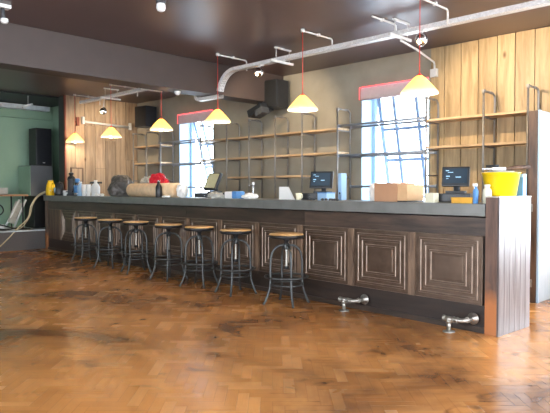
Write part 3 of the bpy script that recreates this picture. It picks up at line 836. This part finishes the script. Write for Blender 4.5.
# wall speakers
def speaker(name, loc, rz, size, lab_, bracket=True):
    t = thing(name, loc, lab_, 'speaker', rz)
    w, d, h = size
    MB().box(-w/2, w/2, -d/2, d/2, -h/2, h/2, .015).build('cabinet', 'plastic', t)
    MB().box(-w/2+.02, w/2-.02, -d/2-.008, -d/2+.001, -h/2+.02, h/2-.02, .003).build('grille', 'black', t)
    if bracket:
        MB().box(-.03, .03, d/2, d/2+.10, -.05, .05).box(-.06, .06, d/2+.09, d/2+.105, -.09, .09).build('bracket', 'plastic_grey', t)
    return t
speaker('wall_speaker', (-6.98, 7.06, 2.83), math.radians(6), (.30, .30, .46), 'black speaker mounted high beside the end of the beam')
sp2 = speaker('wall_speaker', (-10.93, 7.08, 2.80), math.radians(8), (.36, .30, .44), 'black speaker mounted high in the far left corner')
t = thing('wall_projector', (-7.22, 6.9, 2.60), 'grey wedge-shaped unit hung under the beam beside the speaker', 'projector')
M = Matrix.Rotation(math.radians(-18), 4, 'Y')
MB().box(-.16, .20, -.14, .14, -.10, .02, .015, M=M).build('case', 'plastic', t)
MB().box(.04, .22, -.17, .0, -.17, -.06, .02, M=M).build('lens_housing', 'plastic_grey', t)
MB().tube([(0, 0, 0), (0, 0, .107)], .02, 10).build('stem', 'plastic_grey', t)

# pipe rail on the brown plank wall
t = thing('wall_pipe_rail', (-11.60, 5.98, 2.66), 'white pipe rail with end stubs fixed across the brown plank wall', 'pipe rail')
MB().tube([(0, 0, .01), (0, 1.12, -.035)], .026, 10).build('pipe', 'conduit', t)
for y, z in ((.0, .01), (1.12, -.035)): MB().box(-.03, .03, y-.02, y+.03, z-.055, z+.10, .006).build('end_stub', 'conduit', t)
for y in (.02, 1.1): MB().tube([(-.078, y, -.01), (0, y, -.01)], .012, 8).build('bracket', 'conduit', t)
t = thing('valve_wheel', (-11.60, 5.86, 2.66), 'dark red valve at the left end of the pipe rail', 'valve')
MB().tube([(-.075, 0, 0), (.0, 0, 0)], .015, 10).box(-.02, .03, -.03, .03, -.09, .09, .01).build('body', 'rust', t)
t = thing('wall_notice_frame', (-11.66, 5.84, 1.60), 'small dark-framed wooden hatch on the plank wall behind the coffee press', 'picture frame')
MB().box(-.012, .02, -.11, -.09, -.2, .1).box(-.012, .02, .14, .16, -.2, .1).box(-.012, .02, -.09, .14, .08, .1).box(-.012, .02, -.09, .14, -.2, -.18).build('frame', 'darkwood_v', t)
MB().box(-.012, .004, -.09, .14, -.18, .08).build('board', 'plank_left', t)

# ---------------------------------------------------------------- alcove things
t = thing('floor_cabinet', (-12.92, 5.62, .405), 'black cabinet under the grey box in the alcove', 'cabinet')
MB().box(-.38, .12, -.18, .19, 0, .70, .01).build('body', 'black', t)
t = thing('booth_box', (-12.92, 5.56, 1.105), 'grey box with a green side standing on the black cabinet in the alcove', 'box')
MB().box(-.44, .20, -.22, .27, 0, .66, .008).build('body', 'booth', t)
MB().box(-.43, .19, -.232, -.22, .01, .65, .003).build('side_panel', 'green', t)
t = thing('pa_speaker', (-13.02, 5.67, 1.765), 'tall black loudspeaker standing on the grey box in the alcove', 'speaker')
MB().box(-.16, .2, -.17, .19, 0, .83, .012).build('cabinet', 'black', t)
MB().box(.198, .21, -.15, .17, .03, .80, .004).build('grille', 'plastic', t)
MB().box(.205, .214, -.02, .03, .06, .08).build('badge', 'conduit', t)

t = thing('trestle_table', (-12.75, 4.40, .405), 'wooden-topped table on the stage at the far left edge', 'table')
MB().box(-.40, .35, -1.2, .75, .70, .735, .004).build('tabletop', 'table', t)
for x, y in ((-.33, -1.1), (.28, -1.1), (-.33, .66), (.28, .66)): MB().tube([(x, y, 0), (x, y, .70)], .016, 8).build('leg', 'stool_dark', t)
t = thing('storage_tray', (-12.75, 4.22, 1.14), 'pale grey shallow crate lying on the far left table', 'crate')
MB().box(-.22, .25, -.85, .55, 0, .012).box(-.22, -.20, -.85, .55, 0, .14).box(.23, .25, -.85, .55, 0, .14).box(-.2, .23, -.85, -.83, 0, .14).box(-.2, .23, .53, .55, 0, .14).build('body', 'rag', t)
t = thing('folding_chair', (-12.9, 5.10, .405), 'pale folded chair leaning under the right end of the stage table', 'chair')
MB().tube([(-.1, -.22, .01), (.02, .06, .62)], .02, 8).tube([(-.1, -.02, .01), (.02, .2, .62)], .02, 8).build('frame', 'white', t)
M = Matrix.Translation((-.05, -.02, .32)) @ Matrix.Rotation(math.radians(-22), 4, 'X')
MB().box(-.012, .012, -.08, .08, -.22, .26, .01, M=M).build('panel', 'rag', t)
t = thing('socket_box', (-12.55, 4.62, .405), 'small white box on the stage under the table', 'box')
MB().box(-.06, .06, -.07, .07, 0, .12, .008).build('body', 'white', t)
def curl(pts, n=8):
    P = [Vector(p) for p in pts]; out = []
    for i in range(len(P)-1):
        p0, p1, p2, p3 = P[max(i-1, 0)], P[i], P[i+1], P[min(i+2, len(P)-1)]
        for k in range(n):
            t_ = k/n
            out.append(.5*((2*p1) + (p2-p0)*t_ + (2*p0-5*p1+4*p2-p3)*t_*t_ + (3*p1-p0-3*p2+p3)*t_**3))
    out.append(P[-1]); return out
tag(MB().tube(curl([(-12.38, 4.3, 1.0), (-12.34, 4.55, .93), (-12.36, 4.62, .80), (-12.34, 4.5, .72), (-12.36, 4.3, .78), (-12.34, 4.35, .6), (-12.36, 4.65, .5), (-12.34, 4.9, .43), (-12.36, 5.15, .421)]), .014, 8).build('black_cable', 'black'),
    'black coiled cable hanging in front of the far left table', 'cable')
m = MB().tube(curl([(-12.5, 3.9, .418), (-12.4, 4.2, .43), (-12.5, 4.45, .445), (-12.35, 4.7, .43), (-12.42, 4.95, .45), (-12.5, 5.1, .418)]), .013, 8)
m.tube(curl([(-12.3, 4.0, .418), (-12.32, 4.3, .45), (-12.28, 4.6, .42), (-12.3, 4.9, .45), (-12.32, 5.15, .418)]), .011, 8)
tag(m.build('cable_heap', 'black'), 'tangle of dark cables lying along the stage edge', 'cable')
tag(MB().tube(curl([BW(9.62, .02, 1.225), BW(9.78, -.02, 1.20), (-12.23, 5.28, 1.12), (-12.26, 5.15, .92), (-12.24, 5.07, .66), (-12.22, 4.85, .45), (-12.14, 4.62, .25), (-12.05, 4.35, .06), (-11.95, 4.1, .012), (-11.8, 3.5, .012)]), .012, 8).build('cream_hose', 'hose'),
    'cream hose draped from the end of the bar over the stage edge to the floor', 'hose')
m = MB().tube(curl([BW(9.70, .03, 1.21), (-12.25, 5.30, 1.10), (-12.3, 5.2, .93), (-12.28, 5.12, .68), (-12.25, 4.95, .47), (-12.24, 4.8, .425)]), .009, 8)
tag(m.build('cream_cable', 'hose'), 'thinner cream cable hanging beside the cream hose', 'cable')
t = thing('stage_spotlight', (-12.12, 5.05, 0), 'small white spotlight hung from the ceiling at the alcove opening', 'spotlight')
MB().tube([(0, 0, CEIL-.003), (0, 0, 2.98)], .008, 8).build('stem', 'conduit', t)
MB().tube([(.02, -.12, 2.90), (0, .0, 2.97), (-.01, .10, 3.0)], [.03, .022, .018], 10).build('lamp_head', 'white', t)

# ---------------------------------------------------------------- things on the bar top
CT = 1.1215
def on_bar(name, u_, off, lab_, cat, rz=0, z=CT, group=None): return thing(name, BW(u_, off, z), lab_, cat, BA+rz, group)
# left group
t = on_bar('yellow_jug', 9.72, .06, 'yellow plastic jug at the far left end of the bar', 'jug')
MB().lathe([(0, 0), (.085, 0), (.095, .02), (.098, .12), (.085, .22), (.06, .275), (.055, .30), (.065, .31), (.058, .31), (.05, .29), (0, .285)], 24).build('body', 'yellow2', t)
MB().tube(curl([(.085, 0, .24), (.15, 0, .235), (.155, 0, .13), (.094, 0, .07)]), .013, 8).build('handle', 'yellow2', t)
MB().lathe([(0, 0), (.03, 0), (.03, .03), (0, .03)], 16, (.0, 0, .286)).build('lid', 'white', t)
t = on_bar('kettle', 9.37, .10, 'black kettle with a handle beside the yellow jug', 'kettle')
MB().lathe([(0, 0), (.10, 0), (.10, .04), (.088, .15), (.07, .24), (.05, .262), (0, .27)], 24).build('body', 'plastic', t)
MB().tube(curl([(.06, 0, .24), (.13, 0, .25), (.15, 0, .15), (.10, 0, .06)]), .012, 8).build('handle', 'plastic', t)
MB().lathe([(0, .27), (.015, .27), (.02, .29), (0, .30)], 12).build('lid_knob', 'plastic', t)
MB().box(-.02, .02, -.104, -.085, .06, .16, .004).build('gauge', 'paleblue', t)
def cup(u_, off, lab_, s=1.0, mat='white', group=None):
    t = on_bar('cup', u_, off, lab_, 'cup', group=group)
    MB().lathe([(0, 0), (.03*s, 0), (.034*s, .01*s), (.042*s, .09*s), (.039*s, .09*s), (.031*s, .012*s), (0, .012*s)], 20).build('body', mat, t)
    MB().tube(curl([(.036*s, 0, .075*s), (.065*s, 0, .07*s), (.062*s, 0, .03*s), (.033*s, 0, .022*s)]), .005*s, 6).build('handle', mat, t)
    return t
cup(9.18, .14, 'small white cup standing beside the black kettle', 1.0)
cup(9.06, .10, 'small white cup just left of the tall coffee press', 1.15)
t = on_bar('coffee_press', 8.87, .14, 'tall dark coffee urn with a black top, tallest thing on the left bar end', 'coffee urn')
MB().lathe([(0, 0), (.09, 0), (.09, .03), (.072, .035), (.072, .30), (.08, .31), (.08, .335), (0, .335)], 24).build('body', 'plastic_grey', t)
MB().lathe([(0, .335), (.075, .335), (.07, .37), (.03, .395), (.03, .41), (.05, .425), (.05, .445), (.02, .465), (0, .467)], 24).build('lid', 'plastic', t)
MB().tube(curl([(.07, -.02, .33), (.14, -.02, .32), (.14, -.02, .12), (.075, -.02, .07)]), .013, 8).build('handle', 'plastic', t)
MB().tube([(-.06, -.05, .08), (-.10, -.07, .075)], .012, 8).build('spout', 'steel', t)
t = on_bar('thermos', 8.56, .13, 'blue and steel thermos flask to the right of the coffee urn', 'flask')
MB().lathe([(0, 0), (.065, 0), (.07, .01), (.07, .22), (.05, .26), (0, .26)], 24).build('body', 'steel', t)
MB().lathe([(.0705, .06), (.0715, .06), (.0715, .2), (.0705, .2)], 24).build('band', 'blue', t)
MB().lathe([(0, .26), (.045, .26), (.045, .32), (.035, .335), (0, .335)], 20).build('cap', 'blue', t)
t = on_bar('water_bottle', 8.41, .12, 'short clear-blue bottle between the thermos and the white cups', 'bottle')
MB().lathe([(0, 0), (.05, 0), (.055, .01), (.055, .17), (.025, .22), (.025, .245), (0, .245)], 20).build('body', 'paleblue', t)
MB().lathe([(0, .245), (.028, .245), (.028, .275), (0, .275)], 16).build('cap', 'white', t)
for k, (uu, oo, l) in enumerate(((8.25, .12, 'stack of white paper cups, left one beside the blue bottle'), (8.12, .15, 'stack of white paper cups, right one under the black rack'))):
    t = on_bar('paper_cup_stack', uu, oo, l, 'cup stack', group='stacks of white paper cups')
    m = MB()
    for j in range(6): m.lathe([(.035, .0+j*.022), (.046, .10+j*.022), (.049, .105+j*.022), (.044, .108+j*.022), (.033, .01+j*.022)], 20)
    m.lathe([(0, 0), (.035, 0), (.035, .004), (0, .004)], 20)
    m.build('cups', 'paper', t)
t = on_bar('dark_rack', 8.20, .34, 'small black wire rack behind the white paper cups', 'rack')
MB().box(-.14, .14, -.06, .06, .235, .27, .005).tube([(-.12, 0, .0), (-.12, 0, .24)], .01).tube([(.12, 0, .0), (.12, 0, .24)], .01).tube([(-.12, 0, .01), (.12, 0, .01)], .01).build('frame', 'plastic', t)
t = on_bar('white_bottle', 7.92, .2, 'plump white plastic bottle with rounded shoulders left of the grey bag', 'bottle')
MB().lathe([(0, 0), (.075, 0), (.08, .01), (.08, .17), (.055, .22), (.028, .245), (.028, .27), (0, .27)], 24).build('body', 'white', t)
MB().lathe([(0, .27), (.032, .27), (.032, .295), (0, .295)], 16).build('cap', 'paper', t)
for k, (uu, l) in enumerate(((7.62, 'small crumpled white paper scrap left of the grey bag'), (7.42, 'larger crumpled white paper scrap touching the grey bag'))):
    o = MB().blob((0, 0, .02), (.05, .035, .03), .4, 3, k+4, 3, .018).build('paper_scrap', 'paper', None, BW(uu, .08, CT))
    tag(o, l, 'paper')
# grey bag, roll
o = MB().blob((0, 0, .15), (.31, .19, .23), .28, 1.8, 2, 5, .148).build('grey_bag', 'greybag', None, BW(6.93, .22, CT)); tag(o, 'crumpled grey plastic sack left of the cardboard roll', 'bag')
o.scale = (.92, 1, .98)
t = on_bar('paper_roll', 5.80, .2, 'long pale brown roll lying along the bar', 'roll')
M = Matrix.Translation((-.74, 0, .112)) @ Matrix.Rotation(PI/2, 4, 'Y')
MB().lathe([(.03, 0), (.105, 0), (.111, .004), (.111, 1.416), (.105, 1.42), (.03, 1.42), (.03, 0)], 32, M=M).build('sheet', 'roll', t)
MB().lathe([(.026, -.004), (.03, -.004), (.03, 1.424), (.026, 1.424), (.026, -.004)], 24, M=M).build('core', 'darkwood', t)
o = MB().blob((0, 0, .0), (.25, .11, .21), .3, 1.7, 11, 5, .178).build('red_bag', 'redbag', None, BW(6.10, .46, CT+.18)); tag(o, 'bright red bag standing up behind the pale brown roll', 'bag')
o = MB().blob((0, 0, .0), (.22, .09, .18), .4, 2.6, 5, 5, .148).build('grey_cloth', 'rag', None, BW(6.53, .50, CT+.15)); tag(o, 'pile of grey and white cloths behind the roll, left of the red bag', 'cloth')
o.rotation_euler = (0, 0, BA)
t = on_bar('dark_bottle', 5.40, .035, 'dark glass bottle standing in front of the roll', 'bottle')
MB().lathe([(0, 0), (.046, 0), (.05, .01), (.05, .16), (.03, .20), (.022, .22), (.022, .245), (0, .245)], 20).build('body', 'plastic', t)
MB().lathe([(0, .245), (.024, .245), (.024, .262), (0, .262)], 16).build('cap', 'steel', t)
o = MB().blob((0, 0, .10), (.09, .08, .105), .25, 2.2, 3, 4, .098).build('white_bag', 'paper', None, BW(4.97, .18, CT)); tag(o, 'knotted white plastic bag at the right end of the roll', 'bag')
m = MB()
for k in range(5): m.blob((random.uniform(-.12, .12), random.uniform(-.03, .03), .014), (.035, .02, .018), .4, 3, k+20, 2, .013)
tag(m.build('paper_shreds', 'paper', None, BW(5.20, .03, CT)), 'little heap of torn white paper beside the dark bottle', 'paper')['kind'] = 'stuff'

# tills
def till(u_, off, rz, tilt, lab_, screen='screen', w=.33, h=.26, base=(.40, .34, .09), zc=.235, ui=True, sx=0):
    t = on_bar('till', u_, off, lab_, 'till', rz)
    bw, bd, bh = base
    d = MB().box(-bw/2, bw/2, -.08, bd-.08, .006, bh, .006).build('cash_drawer', 'plastic', t)
    MB().box(-bw/2+.01, bw/2-.01, -.086, -.079, .015, bh-.012, .002).build('drawer_front', 'plastic_grey' if not ui else 'plastic', d)
    MB().lathe([(0, 0), (.01, 0), (.01, .004), (0, .004)], 12, M=Matrix.Translation((0, -.086, bh/2)) @ Matrix.Rotation(PI/2, 4, 'X')).build('lock', 'steel', d)
    MB().box(sx-.09, sx+.09, .0, .14, bh, bh+.025, .008).tube([(sx, .10, bh+.02), (sx, .08, zc)], .03, 12).build('stand', 'plastic_grey', t)
    M = Matrix.Translation((sx, .04, zc)) @ Matrix.Rotation(tilt, 4, 'X')
    b = MB().box(-w/2, w/2, -.02, .025, -h/2, h/2, .01, M=M).build('monitor', 'plastic', t)
    MB().box(-w/2+.02, w/2-.02, -.0225, -.019, -h/2+.028, h/2-.02, M=M).build('screen', screen, b)
    if ui:
        for (x, z, a, c) in ((-.10, .075, .03, .007), (-.06, .052, .05, .005), (-.09, .0, .035, .009), (.035, -.012, .05, .009), (-.095, -.03, .02, .005)):
            MB().box(x*w/.33-a/2, x*w/.33+a/2, -.024, -.0222, z*h/.26-c/2, z*h/.26+c/2, M=M).build('screen_writing', 'ui', b)
    return t
till(.50, .32, math.radians(22), math.radians(-12), 'touch-screen till with a dim menu behind the ochre box at the right end', w=.255, h=.19, zc=.245, base=(.30, .24, .085))
till(2.36, .30, math.radians(14), math.radians(-12), 'touch-screen till in the middle of the bar beside the pale blue box', w=.29, h=.20, zc=.235, base=(.34, .26, .08), sx=.09)
till(4.42, .28, math.radians(2), math.radians(-26), 'touch-screen till seen from the side in front of the left window', screen='screen_off', w=.27, h=.27, zc=.235, base=(.50, .28, .075), ui=False, sx=.03)
# middle things
t = on_bar('cloth_pack', 3.80, .2, 'folded pale blue and white cloth pack right of the turned till', 'cloth')
MB().box(-.07, .09, -.07, .08, 0, .095, .02).build('white_half', 'paper', t)
MB().box(.09, .19, -.07, .08, 0, .10, .02).build('blue_half', 'blue', t)
t = on_bar('small_tap', 3.68, .48, 'slim chrome tap rising behind the cloth pack', 'tap')
MB().tube(curl([(0, 0, 0), (0, 0, .14), (0, -.02, .185), (0, -.07, .175)]), .010, 8).build('spout', 'steel', t)
MB().lathe([(0, .0), (.028, 0), (.028, .008), (.012, .012), (0, .012)], 16).build('base', 'steel', t)
MB().lathe([(0, .186), (.018, .186), (.018, .22), (0, .225)], 12).build('head', 'white', t)
o = MB().blob((0, 0, .035), (.15, .08, .055), .4, 2.4, 8, 4, .034).build('grey_cloth', 'rag', None, BW(4.03, .10, CT)); tag(o, 'crumpled grey cloth between the turned till and the cloth pack', 'cloth')
o = MB().blob((0, 0, .03), (.11, .08, .045), .35, 2.4, 9, 4, .029).build('white_cloth', 'paper', None, BW(3.36, .16, CT)); tag(o, 'small white bundle just right of the blue cloth pack', 'cloth')
t = on_bar('menu_card', 2.73, .22, 'blank white card standing on the bar with one slanted edge', 'card')
MB().prism([(-.135, 0), (.14, 0), (.03, .155), (-.135, .155)], -.004, .004, M=Matrix.Rotation(PI/2, 4, 'X')).build('card', 'paper', t)
MB().prism([(-.135, 0), (-.10, 0), (-.13, .15)], 0, .05, M=Matrix.Rotation(PI/2, 4, 'X') @ Matrix.Translation((0, 0, -.05))).build('foot', 'paper', t)
t = cup(2.42, .12, 'cream cup on the bar in front of the middle till', .9, 'cream')
t = on_bar('blue_box', 2.02, .14, 'light blue box beside the middle till', 'box')
MB().box(-.06, .08, -.06, .08, 0, .08, .004).build('body', 'paleblue', t)
MB().box(-.063, .083, -.063, .083, .08, .09, .003).build('lid', 'blue', t)
t = on_bar('blue_folder', 2.03, .42, 'tall light blue box file standing on end right of the middle till', 'box file')
MB().box(-.025, .025, -.02, .07, 0, .31, .004).build('body', 'paleblue', t)
MB().lathe([(0, 0), (.012, 0), (.012, .003), (0, .003)], 12, M=Matrix.Translation((0, -.02, .08)) @ Matrix.Rotation(PI/2, 4, 'X')).build('finger_hole', 'plastic', t)
m = MB()
for k in range(9): m.blob((random.uniform(-.22, .22), random.uniform(-.03, .04), .012), (.022, .016, .014), .4, 3, k+40, 2, .011)
tag(m.build('small_clutter', 'plastic_grey', None, BW(1.93, .02, CT)), 'scatter of small dark parts on the bar below the blue boxes', 'clutter')['kind'] = 'stuff'
t = on_bar('cardboard_box', 1.10, .2, 'brown cardboard box with a paler end, largest box on the bar', 'box', math.radians(-6))
MB().box(-.21, .10, -.09, .17, 0, .19, .004).build('body', 'cardboard', t)
MB().box(.101, .225, -.085, .16, .0125, .17, .004).build('pale_end', 'cardboard2', t)
MB().box(.101, .228, -.087, .162, 0, .012).build('base_strip', 'plastic', t)
MB().box(-.21, .10, .03, .06, .1895, .1915).build('tape', 'tape', t)
o = MB().blob((0, 0, .085), (.045, .06, .10), .25, 2.2, 13, 4, .084).build('white_bag', 'paper', None, BW(1.46, .3, CT)); tag(o, 'slumped white paper bag left of the brown cardboard box', 'bag')
t = on_bar('card_stack', .60, .08, 'small cream block of cards left of the right-hand till', 'cards')
MB().box(-.045, .045, -.04, .05, 0, .09, .003).build('stack', 'cream', t)
t = on_bar('ochre_box', .245, .06, 'flat ochre yellow box on the bar in front of the till', 'box')
MB().box(-.10, .10, -.06, .06, 0, .04, .003).build('base', 'ybox', t)
MB().box(-.103, .103, -.063, .063, .03, .052, .003).build('lid', 'ybox', t)
t = on_bar('spray_bottle', .125, .03, 'blue spray bottle at the right end of the bar', 'bottle')
MB().lathe([(0, 0), (.022, 0), (.024, .008), (.024, .11), (.012, .135), (.011, .15), (0, .15)], 20).build('body', 'blue', t)
MB().box(-.012, .012, -.035, .016, .15, .175, .004).tube([(0, -.03, .148), (0, -.02, .13)], .004, 6).build('trigger_head', 'white', t)
t = on_bar('white_tub', .055, .10, 'cream plastic bottle beside the blue spray bottle', 'bottle')
MB().lathe([(0, 0), (.036, 0), (.039, .008), (.039, .10), (.034, .125), (.022, .135), (.022, .15), (0, .15)], 20).build('body', 'cream', t)
MB().lathe([(0, .15), (.025, .15), (.025, .165), (0, .165)], 16).build('cap', 'white', t)

# yellow flexible tub on the end panel, tools in it
EZ = 1.186
t = thing('yellow_tub', (-2.27, 5.14, EZ), 'large bright yellow flexible tub standing on the end of the bar', 'tub')
MB().lathe([(0, 0), (.12, 0), (.13, .01), (.158, .195), (.167, .200), (.167, .208), (.154, .206), (.125, .018), (0, .012)], 48).build('body', 'yellow', t)
o = MB().blob((0, 0, 0), (.12, .11, .05), .4, 2.2, 16, 4, .045).build('rag', 'rag', None, (-2.28, 5.15, EZ+.185)); tag(o, 'crumpled grey rag heaped inside the yellow tub', 'cloth')
t = thing('hand_brush', (-2.2, 5.12, EZ+.238), 'brown-handled brush lying across the top of the yellow tub', 'brush', math.radians(38))
MB().tube([(-.02, 0, .0), (.08, 0, .012), (.19, 0, .02)], [.017, .022, .016], 10).build('handle', 'darkwood_v', t)
MB().box(-.13, -.02, -.025, .025, -.012, .015, .006).build('head', 'paper', t)
t = thing('trowel', (-2.33, 5.16, EZ+.243), 'flat dark trowel lying across the left side of the yellow tub', 'trowel', math.radians(20))
MB().box(-.11, .07, -.035, .035, -.003, .003).build('blade', 'steel', t)
MB().tube([(-.08, 0, .025), (.03, 0, .025)], .013, 8).tube([(0, 0, 0), (0, 0, .02)], .005, 6).build('handle', 'plastic', t)
t = thing('blue_carton', (-2.20, 5.41, EZ), 'blue carton standing behind the yellow tub', 'carton')
MB().box(-.03, .03, -.03, .05, 0, .17, .004).build('body', 'blue', t)
MB().box(-.03, .03, -.03, .05, .17, .20, .008).build('top', 'paleblue', t)

# ---------------------------------------------------------------- light
w = bpy.data.worlds.new('sky'); scn.world = w; w.use_nodes = True
bg = w.node_tree.nodes['Background']; bg.inputs[0].default_value = (.86, .93, 1.0, 1); bg.inputs[1].default_value = 6.5
def area(loc, rot, sx, sy, e, col=(.80, .90, 1.0)):
    l = bpy.data.lights.new('daylight', 'AREA'); l.shape = 'RECTANGLE'; l.size = sx; l.size_y = sy; l.energy = e; l.color = col
    o = bpy.data.objects.new('daylight', l); COL.objects.link(o); o.location = loc; o.rotation_euler = rot
for (a, b, zb, zt), e in zip(RW, (50, 80, 130)): area((4.36, (a+b)/2, (zb+zt)/2), (0, PI/2, 0), zt-zb, b-a, e)
for (a, b, zb, zt), e in zip(FW, (18, 90, 80)): area(((a+b)/2, -4.36, (zb+zt)/2), (PI/2, 0, 0), b-a, zt-zb, e)
for (a, b, zb, zt), e in zip((W_C, W_D), (110, 70)): area(((a+b)/2, WY+.46, (zb+zt)/2), (-PI/2, 0, 0), b-a, zt-zb, e)
for (a, b, zb, zt), e in zip((W_A, W_B), (22, 22)): area(((a+b)/2, WY+.9, (zb+zt)/2), (-PI/2, 0, 0), b-a, zt-zb, e)

# ---------------------------------------------------------------- camera
cd = bpy.data.cameras.new('camera'); cam = bpy.data.objects.new('camera', cd); COL.objects.link(cam)
cd.sensor_width = 36; cd.lens = 590/550*36; cd.clip_start = .05; cd.clip_end = 200
cam.location = (0, 0, 1.244)
p = math.atan(17/590)
d = Vector((-.704*math.cos(p), .710*math.cos(p), -math.sin(p)))
cam.rotation_euler = d.to_track_quat('-Z', 'Y').to_euler()
scn.camera = cam
vs = scn.view_settings; vs.view_transform = 'Standard'; vs.look = 'None'; vs.gamma = 1; vs.exposure = 1.05; vs.use_curve_mapping = False
